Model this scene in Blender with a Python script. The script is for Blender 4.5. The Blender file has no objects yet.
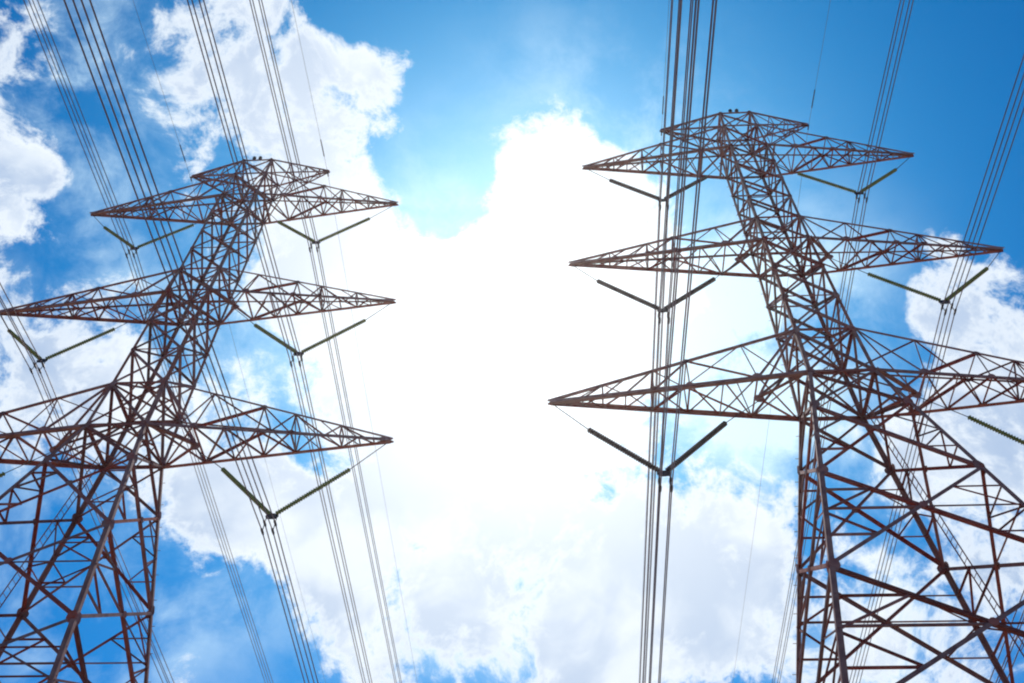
import bpy, bmesh, math, random
from mathutils import Vector, Matrix
random.seed(7)
scene = bpy.context.scene
COL = scene.collection
R = math.radians

# ------------------------------------------------------------------ camera
cam_d = bpy.data.cameras.new("camera")
cam = bpy.data.objects.new("camera", cam_d); COL.objects.link(cam)
cam_d.sensor_width = 36.0
cam_d.lens = 930.4 / 1024 * 36.0
cam_d.clip_start = 0.1; cam_d.clip_end = 9000
PITCH, ROLL = 0.90878, 0.034588
cam.location = (0, 0, 1.6)
cam.matrix_world = (Matrix.Translation((0, 0, 1.6)) @ Matrix.Rotation(math.pi / 2 + PITCH, 4, 'X')
                    @ Matrix.Rotation(ROLL, 4, 'Z'))
scene.camera = cam

# ------------------------------------------------------------------ view, sun, sky
scene.view_settings.view_transform = 'Standard'
scene.view_settings.look = 'None'
scene.view_settings.exposure = 0.0
scene.view_settings.gamma = 1.0
scene.cycles.filter_width = 2.1        # the photograph is a little soft
SUN_EL, SUN_AZ = R(54.0), R(1.4)          # azimuth clockwise from +Y
sun_dir = Vector((math.sin(SUN_AZ) * math.cos(SUN_EL), math.cos(SUN_AZ) * math.cos(SUN_EL), math.sin(SUN_EL)))
sd = bpy.data.lights.new("sun", 'SUN'); sd.energy = 3.2; sd.angle = R(0.5); sd.color = (1.0, 0.95, 0.88)
sun = bpy.data.objects.new("sun", sd); COL.objects.link(sun)
sun.rotation_euler = (-sun_dir).to_track_quat('-Z', 'Y').to_euler()

world = bpy.data.worlds.new("World"); scene.world = world; world.use_nodes = True
nt = world.node_tree; nt.nodes.clear()
N = nt.nodes.new; L = nt.links.new
def setin(s, v):
    if isinstance(v, bpy.types.NodeSocket): L(v, s)
    else: s.default_value = v
def M(op, a, b=0.0, c=0.0, clamp=False):
    n = N('ShaderNodeMath'); n.operation = op; n.use_clamp = clamp
    for i, v in enumerate((a, b, c)): setin(n.inputs[i], v)
    return n.outputs[0]
def VM(op, a, b=None):
    n = N('ShaderNodeVectorMath'); n.operation = op; setin(n.inputs[0], a)
    if b is not None: setin(n.inputs[3] if op == 'SCALE' else n.inputs[1], b)
    return n.outputs['Value'] if op == 'DOT_PRODUCT' else n.outputs[0]
def SS(v, lo, hi, a=0.0, b=1.0):
    n = N('ShaderNodeMapRange'); n.interpolation_type = 'SMOOTHSTEP'
    for i, x in enumerate((v, lo, hi, a, b)): setin(n.inputs[i], x)
    return n.outputs[0]
def MIX(f, a, b, mode='MIX'):
    n = N('ShaderNodeMix'); n.data_type = 'RGBA'; n.blend_type = mode
    setin(n.inputs[0], f); setin(n.inputs[6], a); setin(n.inputs[7], b)
    return n.outputs[2]
def NOISE(v, scale, det=8, rough=0.55, dist=0.0):
    n = N('ShaderNodeTexNoise'); setin(n.inputs['Vector'], v)
    n.inputs['Scale'].default_value = scale; n.inputs['Detail'].default_value = det
    n.inputs['Roughness'].default_value = rough; n.inputs['Distortion'].default_value = dist
    return n
sky = N('ShaderNodeTexSky'); sky.sky_type = 'NISHITA'; sky.sun_disc = False
sky.sun_elevation = SUN_EL; sky.sun_rotation = SUN_AZ
sky.air_density = 1.0; sky.dust_density = 0.4; sky.ozone_density = 2.0
tc = N('ShaderNodeTexCoord'); D = tc.outputs['Generated']
# clouds: banks of cumulus by heading and height in the sky (azimuth, elevation, size in degrees, weight)
BANKS = [
    (-33.2, 66.0, 3.08, 0.60), (-22.2, 65.0, 2.32, 0.65), (-23.1, 61.1, 2.82, 0.65), (-40.6, 64.8, 2.17, 0.50), (-23.9, 58.0, 3.55, 0.80),
    (-40.5, 61.4, 1.36, 0.45), (-38.1, 58.5, 1.21, 0.50), (-47.1, 62.1, 1.31, 0.40), (-33.6, 60.0, 1.69, 0.40), (4.9, 63.7, 2.39, 0.90),
    (8.0, 61.8, 2.70, 0.80), (-1.6, 56.4, 4.30, 1.10), (10.8, 57.4, 3.93, 1.00), (-10.8, 53.9, 3.67, 0.90), (4.7, 50.3, 5.49, 1.00),
    (-7.3, 48.1, 4.88, 0.80), (-17.5, 54.8, 3.01, 0.70), (15.9, 60.6, 2.08, 0.30), (4.3, 38.9, 6.37, 0.65), (14.0, 37.8, 3.68, 0.80),
    (-7.2, 38.4, 3.79, 0.50), (-13.8, 40.0, 2.33, 0.40), (20.2, 38.8, 2.52, 0.55), (6.9, 33.2, 3.34, 0.40), (-21.8, 39.7, 2.15, 0.80),
    (-25.1, 39.5, 1.39, 0.30), (-11.7, 35.1, 1.59, 0.40), (-26.1, 41.4, 2.24, 0.40), (-22.3, 35.2, 0.65, 0.40), (-8.4, 32.9, 1.68, 0.40),
    (-20.7, 43.6, 2.91, 0.20), (-48.8, 51.2, 1.82, 0.75), (-48.1, 52.3, 0.92, 0.35), (-55.9, 56.5, 2.46, 0.35), (-45.4, 48.1, 1.79, 0.70),
    (-39.0, 45.9, 2.12, 0.30), (-34.3, 45.3, 2.18, 0.60), (-37.8, 44.5, 2.12, 0.40), (-36.7, 41.2, 2.09, 0.35), (-40.7, 50.2, 1.33, 0.30),
    (-37.2, 55.1, 1.22, 0.40), (-45.4, 56.3, 0.84, 0.40), (41.6, 51.1, 1.05, 0.80), (42.3, 47.9, 2.31, 0.80), (38.5, 48.1, 1.86, 0.70),
    (39.3, 42.8, 3.04, 0.75), (47.1, 49.0, 1.25, 0.60), (34.1, 39.2, 2.82, 0.45), (26.4, 36.5, 2.65, 0.30), (30.3, 40.2, 1.61, 0.30),
    (30.4, 32.3, 3.43, 0.40), (34.1, 34.6, 1.97, 0.30), (-6.6, 68.1, 4.68, -0.70), (-12.1, 62.1, 2.40, -1.00), (-9.2, 59.6, 2.06, -1.00),
    (12.9, 69.1, 4.60, -0.70), (34.7, 65.4, 7.69, -0.80), (44.5, 58.3, 6.78, -0.90), (21.7, 50.0, 3.51, -0.90), (22.0, 45.0, 2.59, -0.80),
    (17.2, 47.6, 2.37, -0.30), (31.7, 49.6, 2.78, -0.70), (45.4, 50.8, 1.02, -0.30), (-17.8, 33.6, 2.08, -0.90), (-30.4, 33.9, 3.85, -0.50),
    (-28.1, 29.7, 3.73, -0.60), (-39.9, 53.6, 2.07, -0.40), (-48.8, 57.9, 1.55, -0.35), (-34.4, 58.4, 1.01, -0.50), (-14.8, 31.6, 2.06, -0.50),
    (1.7, 32.8, 1.24, -0.35), (-4.2, 32.4, 1.01, -0.25), (35.5, 52.3, 2.20, -0.50), (-18.3, 50.0, 2.40, -0.25), (-2.2, 61.6, 2.30, 0.70),
    (-5.3, 58.1, 2.44, 0.50), (-46.2, 48.4, 1.52, 0.40), (-51.6, 52.4, 1.74, 0.50), (-19.6, 39.0, 2.16, 0.45), (-22.3, 37.5, 1.39, 0.40),
    (-15.2, 37.4, 2.00, 0.30), (-55.9, 56.5, 1.96, 0.40), (-51.8, 56.1, 1.26, 0.30), (-30.2, 67.4, 0.78, -0.50), (-28.5, 68.1, 0.78, -0.70),
    (-33.4, 65.0, 0.67, -0.50), (-25.4, 64.2, 0.63, -0.60), (-44.4, 54.3, 1.48, -0.40), (0.4, 38.3, 2.34, -0.25), (-4.9, 41.0, 1.19, -0.25),
    (-15.7, 38.8, 2.19, 0.40), (-21.8, 39.7, 1.13, 0.30), (-25.6, 40.6, 1.39, 0.35), (2.9, 65.8, 1.48, 0.50), (-41.5, 52.2, 1.34, -0.20),
    (-53.2, 58.3, 1.25, 0.30), (7.1, 36.5, 2.30, 0.30), (16.6, 33.6, 2.18, 0.45), (-17.6, 37.9, 1.99, 0.40), (-14.7, 35.8, 1.69, 0.35),
    (-1.6, 35.3, 1.72, 0.30), (-47.4, 59.4, 0.94, 0.35), (-43.4, 58.4, 0.86, 0.35), (-36.2, 56.8, 1.00, 0.35), (-40.3, 50.7, 1.61, -0.30),
    (-45.8, 55.8, 2.11, -0.25), (-42.2, 45.8, 1.55, -0.20), (29.4, 31.5, 1.98, 0.20), (-18.1, 66.8, 1.04, 0.50), (-16.9, 63.6, 1.06, 0.40),
    (-31.9, 40.8, 2.43, 0.45), (-33.8, 39.2, 1.57, 0.30), (-26.6, 45.2, 2.00, 0.30), (-43.8, 47.0, 1.02, -0.30), (-51.2, 54.9, 1.00, -0.30),
    (-47.9, 55.4, 0.93, -0.25), (-28.8, 31.1, 3.01, -0.30),
]
# thin veils of high cloud, same units
VEILS = [
    (21.1, 50.7, 4.39, 0.85), (-42.8, 51.6, 2.39, 0.50), (-21.0, 46.0, 4.11, 0.70), (-55.4, 56.8, 2.97, 0.50), (-50.7, 59.1, 2.58, 0.30),
    (-18.6, 34.6, 3.30, 0.30), (-29.3, 32.0, 5.07, 0.22), (-2.2, 42.3, 5.96, 0.50), (28.0, 38.5, 4.74, 0.50), (26.6, 32.1, 4.01, 0.50),
    (16.7, 64.2, 2.34, 0.50), (-10.0, 58.3, 2.43, 0.50), (33.5, 51.0, 2.22, 0.40), (-39.0, 56.7, 3.32, 0.25), (-36.2, 47.7, 3.29, 0.40),
    (16.9, 46.4, 3.53, 0.60), (25.7, 52.3, 3.18, 0.60), (23.4, 45.4, 2.86, 0.50), (19.2, 53.5, 2.97, 0.50), (-0.3, 38.8, 3.52, 0.40),
    (6.0, 67.2, 2.93, 0.35), (20.9, 64.3, 2.90, 0.35), (-29.3, 32.0, 3.04, 0.30), (-23.3, 31.4, 3.13, 0.35), (-48.1, 59.0, 3.16, 0.40),
    (-50.0, 55.6, 2.56, 0.40), (-1.9, 38.8, 3.52, 0.50), (-10.9, 60.7, 3.02, 0.30), (-33.1, 38.3, 3.15, 0.40), (-29.8, 47.4, 3.41, 0.40),
    (-1.1, 38.8, 4.10, 0.40),
]
def azel(az, el):
    a, e = R(az), R(el)
    return Vector((math.sin(a) * math.cos(e), math.cos(a) * math.cos(e), math.sin(e)))
warp = NOISE(D, 5.0, 4, 0.5)
wv = VM('SUBTRACT', warp.outputs['Color'], (0.5, 0.5, 0.5))
Dw = VM('NORMALIZE', VM('ADD', D, VM('SCALE', wv, 0.10)))
def banks(lst, den):
  for az, el, s, amp in lst:
    dt = VM('DOT_PRODUCT', Dw, tuple(azel(az, el)))
    k = 1.0 / R(s) ** 2
    g = M('EXPONENT', M('MULTIPLY_ADD', dt, k, -k))
    den = M('MULTIPLY_ADD', g, amp, den)
  return den
den = banks(BANKS, -0.30)
n_big = NOISE(Dw, 6.0, 12, 0.63).outputs[0]
n_sml = NOISE(Dw, 24.0, 8, 0.68).outputs[0]
rag = M('ADD', M('MULTIPLY', M('SUBTRACT', n_big, 0.5), 3.4), M('MULTIPLY', M('SUBTRACT', n_sml, 0.5), 1.7))
den = M('ADD', den, rag)
mask = SS(den, -0.16, 0.52)
core = SS(den, 0.15, 0.85)
ang = M('ARCCOSINE', VM('DOT_PRODUCT', D, tuple(sun_dir)))
def GL(deg): return M('EXPONENT', M('MULTIPLY', M('POWER', M('DIVIDE', ang, R(deg)), 2.0), -0.5))
blue = MIX(1.0, sky.outputs[0], (0.0, 0.60, 1.14, 1), 'MULTIPLY')
puff = NOISE(Dw, 11.0, 6, 0.5).outputs[0]
shade = M('MULTIPLY', core, SS(puff, 0.33, 0.58, 0.25, 1.0), clamp=True)
shade = M('MULTIPLY', shade, M('SUBTRACT', 1.0, GL(17.5)))
white = MIX(shade, (9.7, 10.4, 11.0, 1), (2.7, 4.3, 7.1, 1))
blue = MIX(M('MULTIPLY', GL(16.0), 0.40), blue, (0.6, 7.0, 13.4, 1))
blue = MIX(M('MULTIPLY', GL(9.0), 0.70), blue, (5.6, 10.4, 12.8, 1))
wisp = M('MULTIPLY', banks(VEILS, 0.0), SS(n_big, 0.36, 0.62), clamp=True)
blue = MIX(wisp, blue, (7.6, 10.2, 11.8, 1))
cl = MIX(mask, blue, white)
cl = MIX(1.0, cl, MIX(M('MULTIPLY', GL(7.0), 1.0), (0, 0, 0, 1), (4.0, 3.9, 3.6, 1)), 'ADD')
bg = N('ShaderNodeBackground'); L(cl, bg.inputs[0]); bg.inputs[1].default_value = 0.1
wo = N('ShaderNodeOutputWorld'); L(bg.outputs[0], wo.inputs[0])

# ------------------------------------------------------------------ materials
def mat(name, c1, c2, rough=0.6, metal=0.0, scale=3.0, bump=0.0, spec=0.4, bars=0.0):
    m = bpy.data.materials.new(name); m.use_nodes = True
    t = m.node_tree; b = t.nodes['Principled BSDF']
    tcn = t.nodes.new('ShaderNodeTexCoord'); no = t.nodes.new('ShaderNodeTexNoise')
    no.inputs['Scale'].default_value = scale; no.inputs['Detail'].default_value = 7
    t.links.new(tcn.outputs['Object'], no.inputs['Vector'])
    cr = t.nodes.new('ShaderNodeValToRGB')
    cr.color_ramp.elements[0].position = 0.35; cr.color_ramp.elements[0].color = (*c1, 1)
    cr.color_ramp.elements[1].position = 0.68; cr.color_ramp.elements[1].color = (*c2, 1)
    t.links.new(no.outputs[0], cr.inputs[0])
    if bars:    # every bar of the lattice has weathered a little differently
        ge = t.nodes.new('ShaderNodeNewGeometry'); hs = t.nodes.new('ShaderNodeHueSaturation')
        for out, lo, hi in (('Value', 1 - bars, 1 + bars), ('Saturation', 0.62, 1.12)):
            mr = t.nodes.new('ShaderNodeMapRange'); mr.inputs[3].default_value = lo; mr.inputs[4].default_value = hi
            if out == 'Value': t.links.new(ge.outputs['Random Per Island'], mr.inputs[0])
            else:
                wn = t.nodes.new('ShaderNodeTexWhiteNoise'); wn.noise_dimensions = '1D'
                t.links.new(ge.outputs['Random Per Island'], wn.inputs['W']); t.links.new(wn.outputs['Value'], mr.inputs[0])
            t.links.new(mr.outputs[0], hs.inputs[out])
        t.links.new(cr.outputs[0], hs.inputs['Color']); t.links.new(hs.outputs[0], b.inputs['Base Color'])
    else: t.links.new(cr.outputs[0], b.inputs['Base Color'])
    b.inputs['Roughness'].default_value = rough; b.inputs['Metallic'].default_value = metal
    b.inputs['Specular IOR Level'].default_value = spec
    if bump:
        bp = t.nodes.new('ShaderNodeBump'); bp.inputs['Strength'].default_value = bump
        t.links.new(no.outputs[0], bp.inputs['Height']); t.links.new(bp.outputs[0], b.inputs['Normal'])
    return m
m_steel = mat('oxide_painted_steel', (0.235, 0.044, 0.036), (0.38, 0.095, 0.070), 0.75, 0.0, 2.2, 0.05, 0.06, 0.36)
m_leg = mat('oxide_painted_leg_steel', (0.23, 0.043, 0.028), (0.39, 0.100, 0.056), 0.75, 0.0, 1.6, 0.05, 0.06, 0.2)
m_wire = mat('weathered_conductor', (0.20, 0.12, 0.13), (0.30, 0.20, 0.21), 0.5, 0.6, 0.6)
m_fit = mat('dark_fittings', (0.05, 0.025, 0.024), (0.08, 0.045, 0.042), 0.5, 0.5, 8.0)
m_green = mat('green_glass_discs', (0.16, 0.21, 0.045), (0.31, 0.30, 0.075), 0.6, 0.0, 3.0, 0, 0.25)
m_brown = mat('backlit_dark_discs', (0.060, 0.032, 0.030), (0.10, 0.056, 0.050), 0.6, 0.0, 3.0, 0, 0.2)  # backlit look put into the colour: discs darkened as against bright sky
m_grass = mat('dry_grass_ground', (0.17, 0.135, 0.065), (0.34, 0.23, 0.14), 0.95, 0.0, 0.25)

# ------------------------------------------------------------------ helpers
class MB:
    """collects steel sections, plates, tubes; build() links them as one mesh object"""
    def __init__(s): s.v = []; s.f = []
    def add(s, vs, fs):
        o = len(s.v); s.v += [tuple(v) for v in vs]; s.f += [tuple(i + o for i in f) for f in fs]
    def angle(s, a, b, w, out=(0, -1, 0), t=None):
        """L-section from a to b, flange width w; 'out' is roughly the side the flat flange faces"""
        a, b = Vector(a), Vector(b); d = (b - a)
        if d.length < 1e-4: return
        d.normalize(); t = t or max(0.012, w * 0.12)
        n = Vector(out); n = n - d * n.dot(d)
        if n.length < 1e-3: n = d.orthogonal()
        n.normalize(); u = d.cross(n)
        prof = [(-w / 2, 0), (w / 2, 0), (w / 2, -t), (-w / 2 + t, -t), (-w / 2 + t, -w), (-w / 2, -w)]
        vs = [p + u * x + n * y for p in (a, b) for x, y in prof]
        fs = [(i, (i + 1) % 6, 6 + (i + 1) % 6, 6 + i) for i in range(6)] + [(5, 4, 3, 2, 1, 0), tuple(range(6, 12))]
        s.add(vs, fs)
    def corner(s, a, b, w, ux, uy, t=None):
        """leg section: heel on the line a-b, flanges along ux and uy"""
        a, b = Vector(a), Vector(b); t = t or w * 0.12; ux, uy = Vector(ux), Vector(uy)
        prof = [(0, 0), (w, 0), (w, t), (t, t), (t, w), (0, w)]
        vs = [p + ux * x + uy * y for p in (a, b) for x, y in prof]
        fs = [(i, (i + 1) % 6, 6 + (i + 1) % 6, 6 + i) for i in range(6)] + [(5, 4, 3, 2, 1, 0), tuple(range(6, 12))]
        s.add(vs, fs)
    def plate(s, c, n, up, w, h, t=0.02):
        c, n = Vector(c), Vector(n).normalized(); up = Vector(up); up = (up - n * up.dot(n)).normalized(); u = up.cross(n)
        k = 0.3
        pts = [(-w, -h * k), (-w * k, -h), (w * k, -h), (w, -h * k), (w, h * k), (w * k, h), (-w * k, h), (-w, h * k)]
        vs = [c + u * (x / 2) + up * (y / 2) + n * z for z in (-t / 2, t / 2) for x, y in pts]
        fs = [(i, (i + 1) % 8, 8 + (i + 1) % 8, 8 + i) for i in range(8)] + [tuple(range(7, -1, -1)), tuple(range(8, 16))]
        s.add(vs, fs)
    def tube(s, pts, r, n=6, caps=True):
        pts = [Vector(p) for p in pts]; vs = []; fs = []
        for i, p in enumerate(pts):
            d = (pts[min(i + 1, len(pts) - 1)] - pts[max(i - 1, 0)]).normalized()
            ref = Vector((0, 0, 1)) if abs(d.z) < 0.9 else Vector((1, 0, 0))
            u = d.cross(ref).normalized(); w = d.cross(u)
            rr = r[i] if isinstance(r, (list, tuple)) else r
            vs += [p + u * math.cos(2 * math.pi * k / n) * rr + w * math.sin(2 * math.pi * k / n) * rr for k in range(n)]
        for i in range(len(pts) - 1):
            fs += [(i * n + k, i * n + (k + 1) % n, (i + 1) * n + (k + 1) % n, (i + 1) * n + k) for k in range(n)]
        if caps: fs += [tuple(range(n - 1, -1, -1)), tuple(range((len(pts) - 1) * n, len(pts) * n))]
        s.add(vs, fs)
    def build(s, name, m, parent=None, smooth=False):
        me = bpy.data.meshes.new(name); me.from_pydata(s.v, [], s.f)
        bm = bmesh.new(); bm.from_mesh(me); bmesh.ops.recalc_face_normals(bm, faces=bm.faces); bm.to_mesh(me); bm.free()
        if smooth: me.polygons.foreach_set('use_smooth', [True] * len(me.polygons))
        me.materials.append(m)
        o = bpy.data.objects.new(name, me); COL.objects.link(o)
        if parent: o.parent = parent
        return o
def empty(name, label, cat, loc=(0, 0, 0), rz=0, group=None):
    o = bpy.data.objects.new(name, None); COL.objects.link(o); o.empty_display_size = 0.5
    o.location = loc; o.rotation_euler = (0, 0, rz); tag(o, label, cat, group); return o
def tag(o, label, cat, group=None):
    o['label'] = label; o['category'] = cat
    if group: o['group'] = group
def copy_part(o, parent):
    c = o.copy(); COL.objects.link(c); c.parent = parent
    for ch in o.children: copy_part(ch, c)
    return c
def lerp(a, b, t): return Vector(a) + (Vector(b) - Vector(a)) * t

# ------------------------------------------------------------------ ground
g = MB(); S = 3000
g.add([(-S, -S, 0), (S, -S, 0), (S, S, 0), (-S, S, 0)], [(0, 1, 2, 3)])
ground = g.build('ground', m_grass); ground['kind'] = 'structure'

# ------------------------------------------------------------------ thin air volume added to imitate lens glare, up to just above the towers
hz = MB(); X = 3050
hz.add([(sx * X, sy * X, z) for z in (-1, 78) for sx, sy in ((-1, -1), (1, -1), (1, 1), (-1, 1))],
       [(3, 2, 1, 0), (4, 5, 6, 7), (0, 1, 5, 4), (1, 2, 6, 5), (2, 3, 7, 6), (3, 0, 4, 7)])
hm = bpy.data.materials.new('glare_haze'); hm.use_nodes = True; ht = hm.node_tree; ht.nodes.clear()
pv = ht.nodes.new('ShaderNodeVolumePrincipled'); ho = ht.nodes.new('ShaderNodeOutputMaterial')
ht.links.new(pv.outputs[0], ho.inputs['Volume'])
pv.inputs['Density'].default_value = 0.00018; pv.inputs['Anisotropy'].default_value = 0.80
pv.inputs['Color'].default_value = (0.95, 0.95, 0.95, 1)
glare_haze = hz.build('glare_haze', hm); glare_haze['kind'] = 'stuff'

# ------------------------------------------------------------------ lattice tower
WZ = [(0, 8.85), (36, 1.60), (39.4, 1.50), (48.2, 1.36), (60.6, 1.30), (66.15, 1.16)]
def W(z):
    for (z0, w0), (z1, w1) in zip(WZ, WZ[1:]):
        if z <= z1: return w0 + (w1 - w0) * (z - z0) / (z1 - z0)
    return WZ[-1][1]
def node(sx, sy, z): w = W(z); return Vector((sx * w, sy * w, z))
ARMS = [(36.0, 39.4, 13.915, 3.75), (48.37, 50.8, 12.578, 2.62), (60.605, 63.9, 11.283, 1.75)]
LEVELS = [0, 8.5, 16, 22.4, 28, 33, 36, 39.4, 42.4, 45.3, 48.37, 50.8, 53.3, 55.7, 58.1, 60.605, 63.9, 66.15]
FACES = [((-1, -1), (1, -1), (0, -1, 0)), ((1, -1), (1, 1), (1, 0, 0)), ((1, 1), (-1, 1), (0, 1, 0)), ((-1, 1), (-1, -1), (-1, 0, 0))]

def brace_face(face):
    """X panels between the two legs of one face, with redundants in the tall lower panels"""
    c0, c1, out = face; out = Vector(out); mb = MB()
    for z0, z1 in zip(LEVELS, LEVELS[1:]):
        h = z1 - z0
        a0, b0, a1, b1 = node(*c0, z0), node(*c1, z0), node(*c0, z1), node(*c1, z1)
        low = z1 <= 33.01
        sz = 0.145 if low else (0.13 if z1 <= 48.5 else 0.105)
        o1, o2 = out * -0.01, out * -0.01 - out * sz * 0.15
        mb.angle(a0 + o1, b1 + o1, sz, out); mb.angle(b0 + o2, a1 + o2, sz, out)
        x = (a0 + b1) / 2
        kx = W(z0) / (W(z0) + W(z1)); x = lerp(a0, b1, kx)
        mb.plate(x + out * 0.012, out, (0, 0, 1), 0.34 if low else 0.24, 0.30 if low else 0.22)
        if low:
            rs = 0.078
            for (lo, hi, p, q) in ((a0, b1, a0, a1), (b0, a1, b0, b1)):
                # quarter points on this diagonal -> struts to the two legs
                qa = lerp(lo, x, 0.52); qb = lerp(x, hi, 0.48)
                ta = (qa.z - z0) / h; tb = (qb.z - z0) / h
                other = (b0, b1) if p is a0 else (a0, a1)
                io = out * -0.06
                mb.angle(qa + io, lerp(p, q, ta) + io, rs, out)
                mb.angle(qa + io, lerp(p, q, ta + 0.24) + io, rs, out)
                mb.angle(qb + io, lerp(*other, tb) + io, rs, out)
                mb.angle(qb + io, lerp(*other, max(tb - 0.24, 0.5)) + io, rs, out)
            if z1 < 30:
                # sub struts under the crossing
                io = out * -0.09
                mb.angle(x + io, lerp(a0, a1, kx) + io, rs, out); mb.angle(x + io, lerp(b0, b1, kx) + io, rs, out)
        # gussets on the legs
        for c, p in ((c0, a1), (c1, b1)):
            gw = 0.40 if z1 < 34 else (0.34 if z1 < 49 else 0.26)
            along = (a1 - b1).normalized() if c is c1 else (b1 - a1).normalized()
            mb.plate(p + along * gw * 0.42 + out * 0.014, out, (0, 0, 1), gw, gw * 1.35, 0.016)
    for z in (36.0, 39.4, 48.37, 50.8, 60.605, 63.9, 66.15):
        a, b = node(*c0, z), node(*c1, z)
        mb.angle(a, b, 0.15 if z < 40 else 0.12, out)
    if 1:   # one more light horizontal in every second waist panel
        for z in (42.4, 45.3, 53.3, 58.1):
            a, b = node(*c0, z), node(*c1, z); mb.angle(a, b, 0.075, out)
    return mb

def arm_mesh(s, z, zt, a, stub):
    """s = side; returns chords, bracing, bracket mesh builders"""
    ch, br, bk = MB(), MB(), MB()
    tip = Vector((s * a, 0, z)); hw = 0.10
    B = {sy: (node(s, sy, z), tip + Vector((0, sy * hw, 0))) for sy in (-1, 1)}
    T = {sy: (node(s, sy, zt), tip + Vector((0, sy * hw, 0.12))) for sy in (-1, 1)}
    bz = 0.19 if z < 40 else 0.165
    for sy in (-1, 1):
        ch.angle(*B[sy], bz, (0, sy, 0)); ch.angle(*T[sy], bz * 0.62, (0, sy, 0))
    # tip head: plates closing the four chords
    for sy in (-1, 1):
        ch.plate(tip + Vector((-s * 0.28, sy * (hw + 0.02), 0.05)), (0, sy, 0), (0, 0, 1), 0.85, 0.28, 0.025)
    ch.plate(tip + Vector((-s * 0.22, 0, -0.03)), (0, 0, -1), (0, 1, 0), 0.6, 0.26, 0.03)
    def P(d, sy, t): return lerp(d[sy][0], d[sy][1], t)
    ts = [0.0, 0.19, 0.32, 0.45, 0.59, 0.70, 0.79, 0.87, 0.93]
    sm, md = 0.066, 0.085
    dn = Vector((0, 0, -1))
    # underside lacing: cross struts and X / zigzag
    for i, t in enumerate(ts):
        if i: br.angle(P(B, -1, t), P(B, 1, t), md if i in (1, 3, 4) else sm, dn)
        if i + 1 < len(ts):
            t2 = ts[i + 1]
            if i < 4:
                br.angle(P(B, -1, t), P(B, 1, t2), md, dn); br.angle(P(B, 1, t) + Vector((0, 0, .02)), P(B, -1, t2) + Vector((0, 0, .02)), md, dn)
            else:
                q = -1 if i % 2 else 1
                br.angle(P(B, q, t), P(B, -q, t2), sm, dn)
    # side lacing
    knee = 0.45
    for sy in (-1, 1):
        out = (0, sy, 0)
        ins = Vector((0, -sy * 0.03, 0))
        br.angle(P(T, sy, knee) + ins, P(B, sy, 0.19) + ins, 0.13, out)        # heavy strut from the knee back to the root
        br.angle(P(T, sy, knee) + ins, P(B, sy, 0.45) + ins, sm, out)
        br.angle(P(T, sy, knee) + ins, P(B, sy, 0.59) + ins, md, out)
        br.angle(P(T, sy, 0.0) + ins, P(B, sy, 0.19) + ins, 0.10, out)
        for t0, t1 in ((0.59, 0.70), (0.70, 0.79), (0.79, 0.87)):
            br.angle(P(T, sy, t0) + ins, P(B, sy, t1) + ins, 0.06, out)
        for t in (0.59, 0.79):
            br.angle(P(T, sy, t) + ins, P(B, sy, t) + ins, sm, out)
        br.angle(P(T, sy, 0.225) + ins, P(B, sy, 0.19) + ins, 0.06, out)
        for t, gw in ((0.19, 0.34), (0.45, 0.26), (0.59, 0.26)):
            br.plate(P(B, sy, t) + Vector((0, sy * 0.012, gw * 0.3)), out, (0, 0, 1), gw * 1.3, gw, 0.016)
        br.plate(P(T, sy, knee) + Vector((0, sy * 0.012, -0.05)), out, (0, 0, 1), 0.34, 0.26, 0.016)
    # top lacing and cross frames
    for t in (knee, 0.59, 0.79):
        br.angle(P(T, -1, t), P(T, 1, t), sm, (0, 0, 1))
    tt = [0.0, 0.225, knee, 0.59, 0.70, 0.79, 0.90]
    for i in range(len(tt) - 1):
        q = -1 if i % 2 else 1
        br.angle(P(T, q, tt[i]), P(T, -q, tt[i + 1]), 0.065, (0, 0, 1))
    br.angle(P(T, -1, 0.59), P(B, 1, 0.59), sm, (s, 0, 0)); br.angle(P(T, 1, 0.59), P(B, -1, 0.59), sm, (s, 0, 0))
    # bracket carrying the inner insulator string
    sp = Vector((s * stub, 0, z))
    if stub > 2:
        for sy in (-1, 1):
            bk.angle(node(s, sy, z) + Vector((0, 0, -0.06)), sp + Vector((0, sy * 0.03, -0.05)), 0.17 if sy < 0 else 0.12, dn)
            bk.angle(node(s, sy, zt), sp + Vector((0, sy * 0.03, 0.05)), 0.10, (0, sy, 0))
        bk.plate(sp + Vector((0, 0, -0.08)), (0, 1, 0), (0, 0, 1), 0.5, 0.5, 0.04)
    else:
        bk.angle(node(s, -1, z) + Vector((s * (stub - W(z)), 0.05, -0.06)), node(s, 1, z) + Vector((s * (stub - W(z)), -0.05, -0.06)), 0.14, dn)
        bk.plate(sp + Vector((0, 0, -0.12)), (0, 1, 0), (0, 0, 1), 0.32, 0.34, 0.04)
    return ch, br, bk

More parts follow.
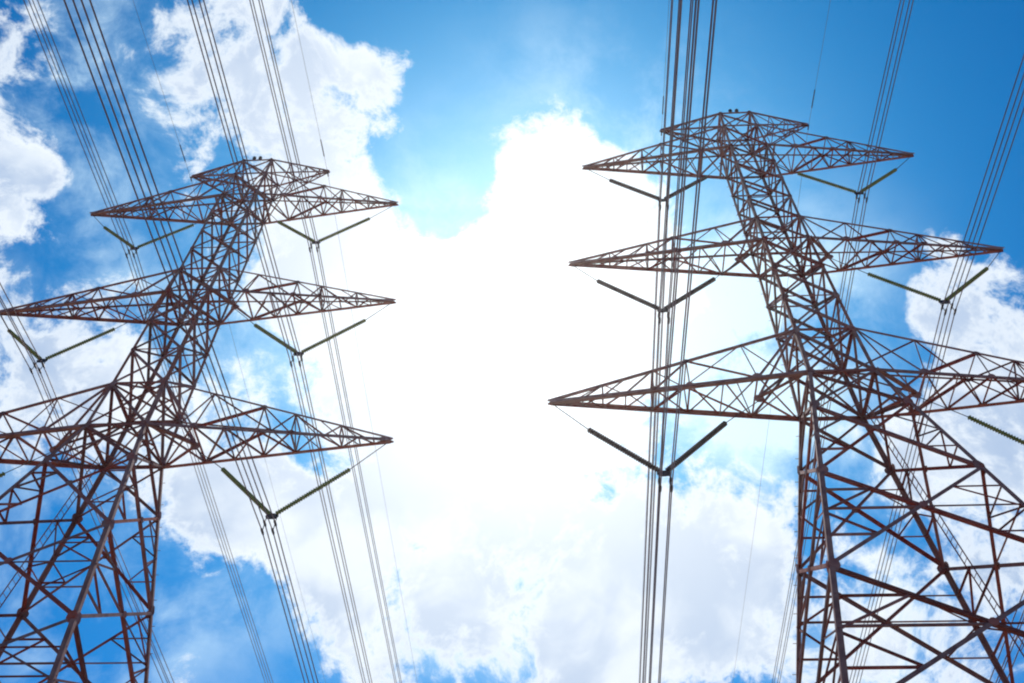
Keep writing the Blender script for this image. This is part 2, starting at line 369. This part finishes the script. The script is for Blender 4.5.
def peak_mesh(s):
    ch, br = MB(), MB(); z, zb, a = 66.15, 63.9, 5.277
    tip = Vector((s * a, 0, 66.06)); hw = 0.09
    T = {sy: (node(s, sy, z), tip + Vector((0, sy * hw, 0.05))) for sy in (-1, 1)}
    B = {sy: (node(s, sy, zb), tip + Vector((0, sy * hw, -0.10))) for sy in (-1, 1)}
    for sy in (-1, 1):
        ch.angle(*T[sy], 0.13, (0, sy, 0)); ch.angle(*B[sy], 0.105, (0, sy, 0))
        ch.plate(tip + Vector((-s * 0.12, sy * (hw + 0.012), -0.03)), (0, sy, 0), (0, 0, 1), 0.5, 0.3, 0.02)
    def P(d, sy, t): return lerp(d[sy][0], d[sy][1], t)
    ts = [0, 0.33, 0.62, 0.85]
    for i, t in enumerate(ts):
        for sy in (-1, 1):
            ins = Vector((0, -sy * 0.02, 0))
            if i: br.angle(P(T, sy, t) + ins, P(B, sy, t) + ins, 0.06, (0, sy, 0))
            if i < 3: br.angle(P(T, sy, t) + ins, P(B, sy, ts[i + 1]) + ins, 0.065, (0, sy, 0))
        if i:
            br.angle(P(T, -1, t), P(T, 1, t), 0.06, (0, 0, 1)); br.angle(P(B, -1, t), P(B, 1, t), 0.06, (0, 0, -1))
        if i < 3:
            q = -1 if i % 2 else 1
            br.angle(P(B, q, t), P(B, -q, ts[i + 1]), 0.065, (0, 0, -1)); br.angle(P(T, -q, t), P(T, q, ts[i + 1]), 0.06, (0, 0, 1))
    ch.plate(tip + Vector((s * 0.08, 0, -0.12)), (0, 1, 0), (0, 0, 1), 0.22, 0.42, 0.03)
    return ch, br

def ladder(parent, s):
    rails = []
    def pt(z, k): # point on the side face, k = 0 rear leg .. 1 front leg
        return lerp(node(s, 1, z), node(s, -1, z), k) + Vector((-s * 0.16, 0, 0))
    r = MB(); zs = [0.4, 8.5, 16, 22.4, 28, 33, 35.8]
    lp = []
    for side in (-1, 1):
        off = Vector((0, side * 0.21, 0))
        r.tube([pt(z, 0.30) + off for z in zs], 0.028, 6)
    lad = r.build('ladder', m_steel, parent)
    rg = MB(); rg.tube([(0, -0.21, 0), (0, 0.21, 0)], 0.016, 5)
    first = rg.build('rung', m_steel, lad); first.location = pt(0.7, 0.30)
    for k in range(1, 98):
        c = first.copy(); COL.objects.link(c); c.parent = lad; c.location = pt(0.7 + k * 0.36, 0.30)

def make_tower(label, loc, rz, ladder_side):
    root = empty('transmission_tower', label, 'transmission tower', loc, rz, 'steel lattice transmission towers')
    for sx in (-1, 1):
        for sy in (-1, 1):
            mb = MB(); zs = [z for z, _ in WZ]
            for i in range(len(WZ) - 1):
                w = [0.195, 0.185, 0.17, 0.16, 0.145][i]
                mb.corner(node(sx, sy, zs[i]), node(sx, sy, zs[i + 1]) , w, (-sx, 0, 0), (0, -sy, 0))
            leg = mb.build('leg', m_leg, root)
            if sy == 1 and sx == -ladder_side:      # step bolts up this leg, alternating between its two flanges
                bx, by = MB(), MB()
                bx.tube([(0, 0, 0), (sx * 0.16, 0, 0)], 0.014, 5); by.tube([(0, 0, 0), (0, sy * 0.16, 0)], 0.014, 5)
                ox, oy = bx.build('step_bolt', m_steel, leg), by.build('step_bolt', m_steel, leg)
                for k in range(98):
                    src = oy if k % 2 else ox
                    c = src if k < 2 else src.copy()
                    if k > 1: COL.objects.link(c); c.parent = leg
                    p = node(sx, sy, 3.0 + k * 0.64)
                    c.location = p - (Vector((sx * 0.08, 0, 0)) if k % 2 else Vector((0, sy * 0.08, 0)))
    for f in FACES: brace_face(f).build('face_bracing', m_steel, root)
    for z in (36.0, 39.4, 48.37, 50.8, 60.605, 63.9, 66.15):
        mid = [(node(-1, -1, z) + node(1, -1, z)) / 2, (node(1, -1, z) + node(1, 1, z)) / 2, (node(1, 1, z) + node(-1, 1, z)) / 2, (node(-1, 1, z) + node(-1, -1, z)) / 2]
        off = Vector((0, 0, 0.03)); pl = MB()
        pl.angle(node(-1, -1, z) + off, node(1, 1, z) + off, 0.09, (0, 0, 1)); pl.angle(node(1, -1, z) - off, node(-1, 1, z) - off, 0.09, (0, 0, -1))
        if z < 50:
            for i in range(4): pl.angle(mid[i] - off * 2, mid[(i + 1) % 4] - off * 2, 0.075, (0, 0, -1))
        pl.build('plan_bracing', m_steel, root)
    for (z, zt, a, stub) in ARMS:
        for s in (-1, 1):
            ch, br, bk = arm_mesh(s, z, zt, a, stub)
            arm = ch.build('cross_arm', m_steel, root); br.build('lacing', m_steel, arm); bk.build('hanger_bracket', m_steel, arm)
    for s in (-1, 1):
        ch, br = peak_mesh(s); arm = ch.build('peak_arm', m_steel, root); br.build('lacing', m_steel, arm)
    for x in (-0.30, 0.16):
        b = MB(); p = Vector((x, -W(66.15), 66.18))
        b.tube([p, p + Vector((0, 0, 0.10)), p + Vector((0, 0, 0.12)), p + Vector((0, 0, 0.30)), p + Vector((0, 0, 0.38)), p + Vector((0, 0, 0.42))],
               [0.05, 0.05, 0.13, 0.14, 0.10, 0.03], 10)
        b.build('top_fitting', m_fit, root, True)
    ladder(root, ladder_side)
    return root

RLOC, RYAW = Vector((15.8668, 29.4337, 0)), -0.080616
TLOC, TYAW = Vector((-19.9344, 34.6261, 0)), -0.078006
make_tower('red brown steel lattice pylon on the right with dark V insulators on one side', RLOC, RYAW, 1)
make_tower('red brown steel lattice pylon on the left with only green V insulators', TLOC, TYAW, -1)

# ------------------------------------------------------------------ V insulators
PITCH_D = 0.127
def string_mesh(p0, p1, DISC_R):
    """cap-and-pin disc string between two points"""
    p0, p1 = Vector(p0), Vector(p1); Lg = (p1 - p0).length; d = (p1 - p0) / Lg
    n = int(Lg / PITCH_D); pts, rs = [], []
    for i in range(n):
        b = i * Lg / n; h = Lg / n
        for q, r in ((0.02, DISC_R * 0.6), (0.20, DISC_R * 0.7), (0.28, DISC_R * 0.84), (0.48, DISC_R), (0.68, DISC_R * 0.97), (0.76, DISC_R * 0.7), (0.98, DISC_R * 0.6)):
            pts.append(p0 + d * (b + h * q)); rs.append(r)
    mb = MB(); mb.tube(pts, rs, 10); return mb
VX = [8.882, 7.629, 6.33]; DROP = 4.979
OUT0 = [12.13, 11.07, 9.60]; OUTZ = [-1.98, -1.85, -1.95]
IN0 = [5.62, 4.34, 3.06]; INZ = [-1.75, -2.02, -2.0]
def insulator(loc, rz, lvl, s, label, m):
    z, zt, a, stub = ARMS[lvl]
    root = empty('v_insulator', label, 'insulator', loc + Vector((0, 0, 0)), rz, 'V-shaped insulator sets hanging from the pylon arms')
    vx, vz = s * VX[lvl], z - DROP
    ends = [(Vector((s * (a - 0.12), 0, z - 0.12)), Vector((s * OUT0[lvl], 0, z + OUTZ[lvl])), Vector((vx + s * 0.16, 0, vz + 0.17))),
            (Vector((s * stub, 0, z - 0.22)), Vector((s * IN0[lvl], 0, z + INZ[lvl])), Vector((vx - s * 0.16, 0, vz + 0.17)))]
    for top, d0, d1 in ends:
        st = string_mesh(d0, d1, 0.140 if m is m_brown else 0.122).build('insulator_string', m, root, True)
        l = MB(); l.tube([top, d0], 0.022, 6); l.tube([d0, lerp(d0, d1, 0.03)], 0.05, 8)
        l.build('link_rod', m_fit, st)
    y = MB()
    y.plate((vx, 0, vz + 0.02), (0, 1, 0), (0, 0, 1), 0.62, 0.34, 0.04)
    for dx in (-0.25, 0.25):
        y.tube([(vx + dx, 0, vz - 0.02), (vx + dx, 0, vz - 0.98)], 0.022, 6)
    y.tube([(vx - 0.25, 0, vz - 0.12), (vx + 0.25, 0, vz - 0.12)], 0.025, 6)
    yk = y.build('yoke_plate', m_fit, root)
    for dx in (-0.25, 0.25):
        for dz in (-0.40, -0.90):
            c = MB(); c.tube([(vx + dx, -0.24, vz + dz - 0.012), (vx + dx, -0.1, vz + dz), (vx + dx, 0.1, vz + dz), (vx + dx, 0.24, vz + dz - 0.012)], [0.035, 0.062, 0.062, 0.035], 8)
            c.build('suspension_clamp', m_fit, root, True)
SIDE = {-1: 'left', 1: 'right'}; LV = ['lowest', 'middle', 'top']
for tower, loc, rz in (('right', RLOC, RYAW), ('left', TLOC, TYAW)):
    for lvl in range(3):
        for s in (-1, 1):
            dark = tower == 'right' and s == -1
            insulator(loc, rz, lvl, s, '%s V-shaped insulator set under the %s %s arm of the %s pylon' % ('dark brown' if dark else 'green', LV[lvl], SIDE[s], tower), m_brown if dark else m_green)

# ------------------------------------------------------------------ conductors
SLOPE = 0.06627; SPAN = 350.0
def sag(y): return -SLOPE * abs(y) + SLOPE / SPAN * y * y
YS = [y * (abs(y) / SPAN) for y in [SPAN * k / 44 for k in range(-44, 45)]]
def wire(x, z, r): 
    mb = MB(); mb.tube([(x, y, z + sag(y)) for y in YS], r, 6); return mb
WR = 0.030
for tower, loc, rz in (('right', RLOC, RYAW), ('left', TLOC, TYAW)):
    for lvl in range(3):
        for s in (-1, 1):
            z = ARMS[lvl][0] - DROP; x = s * VX[lvl]
            root = empty('conductor_bundle', 'four parallel power lines held by the %s %s insulator of the %s pylon' % (LV[lvl], SIDE[s], tower), 'power line', loc, rz, 'bundles of power lines strung between the pylons')
            for dx in (-0.25, 0.25):
                for dz in (-0.40, -0.90):
                    wire(x + dx, z + dz, WR).build('wire', m_wire, root, True)
    for s in (-1, 1):
        x = s * 5.36; z = 66.06 - 0.42
        root = empty('earth_wire', 'single thin wire running over the %s tip at the summit of the %s pylon' % (SIDE[s], tower), 'earth wire', loc, rz, 'thin wires over the summits of the pylons')
        wire(x, z, 0.012).build('wire', m_wire, root, True)
        sl = MB(); ys = [-3.0, -2.9, -1.6, -1.5]
        sl.tube([(x, y, z + sag(y)) for y in ys], [0.02, 0.04, 0.04, 0.02], 8); sl.build('grip_sleeve', m_fit, root, True)
        cl = MB(); cl.tube([(x, 0, z + 0.35), (x, 0, z - 0.02)], 0.025, 6); cl.tube([(x, -0.2, z - 0.015), (x, 0, z), (x, 0.2, z - 0.015)], 0.045, 8); cl.build('clamp', m_fit, root)
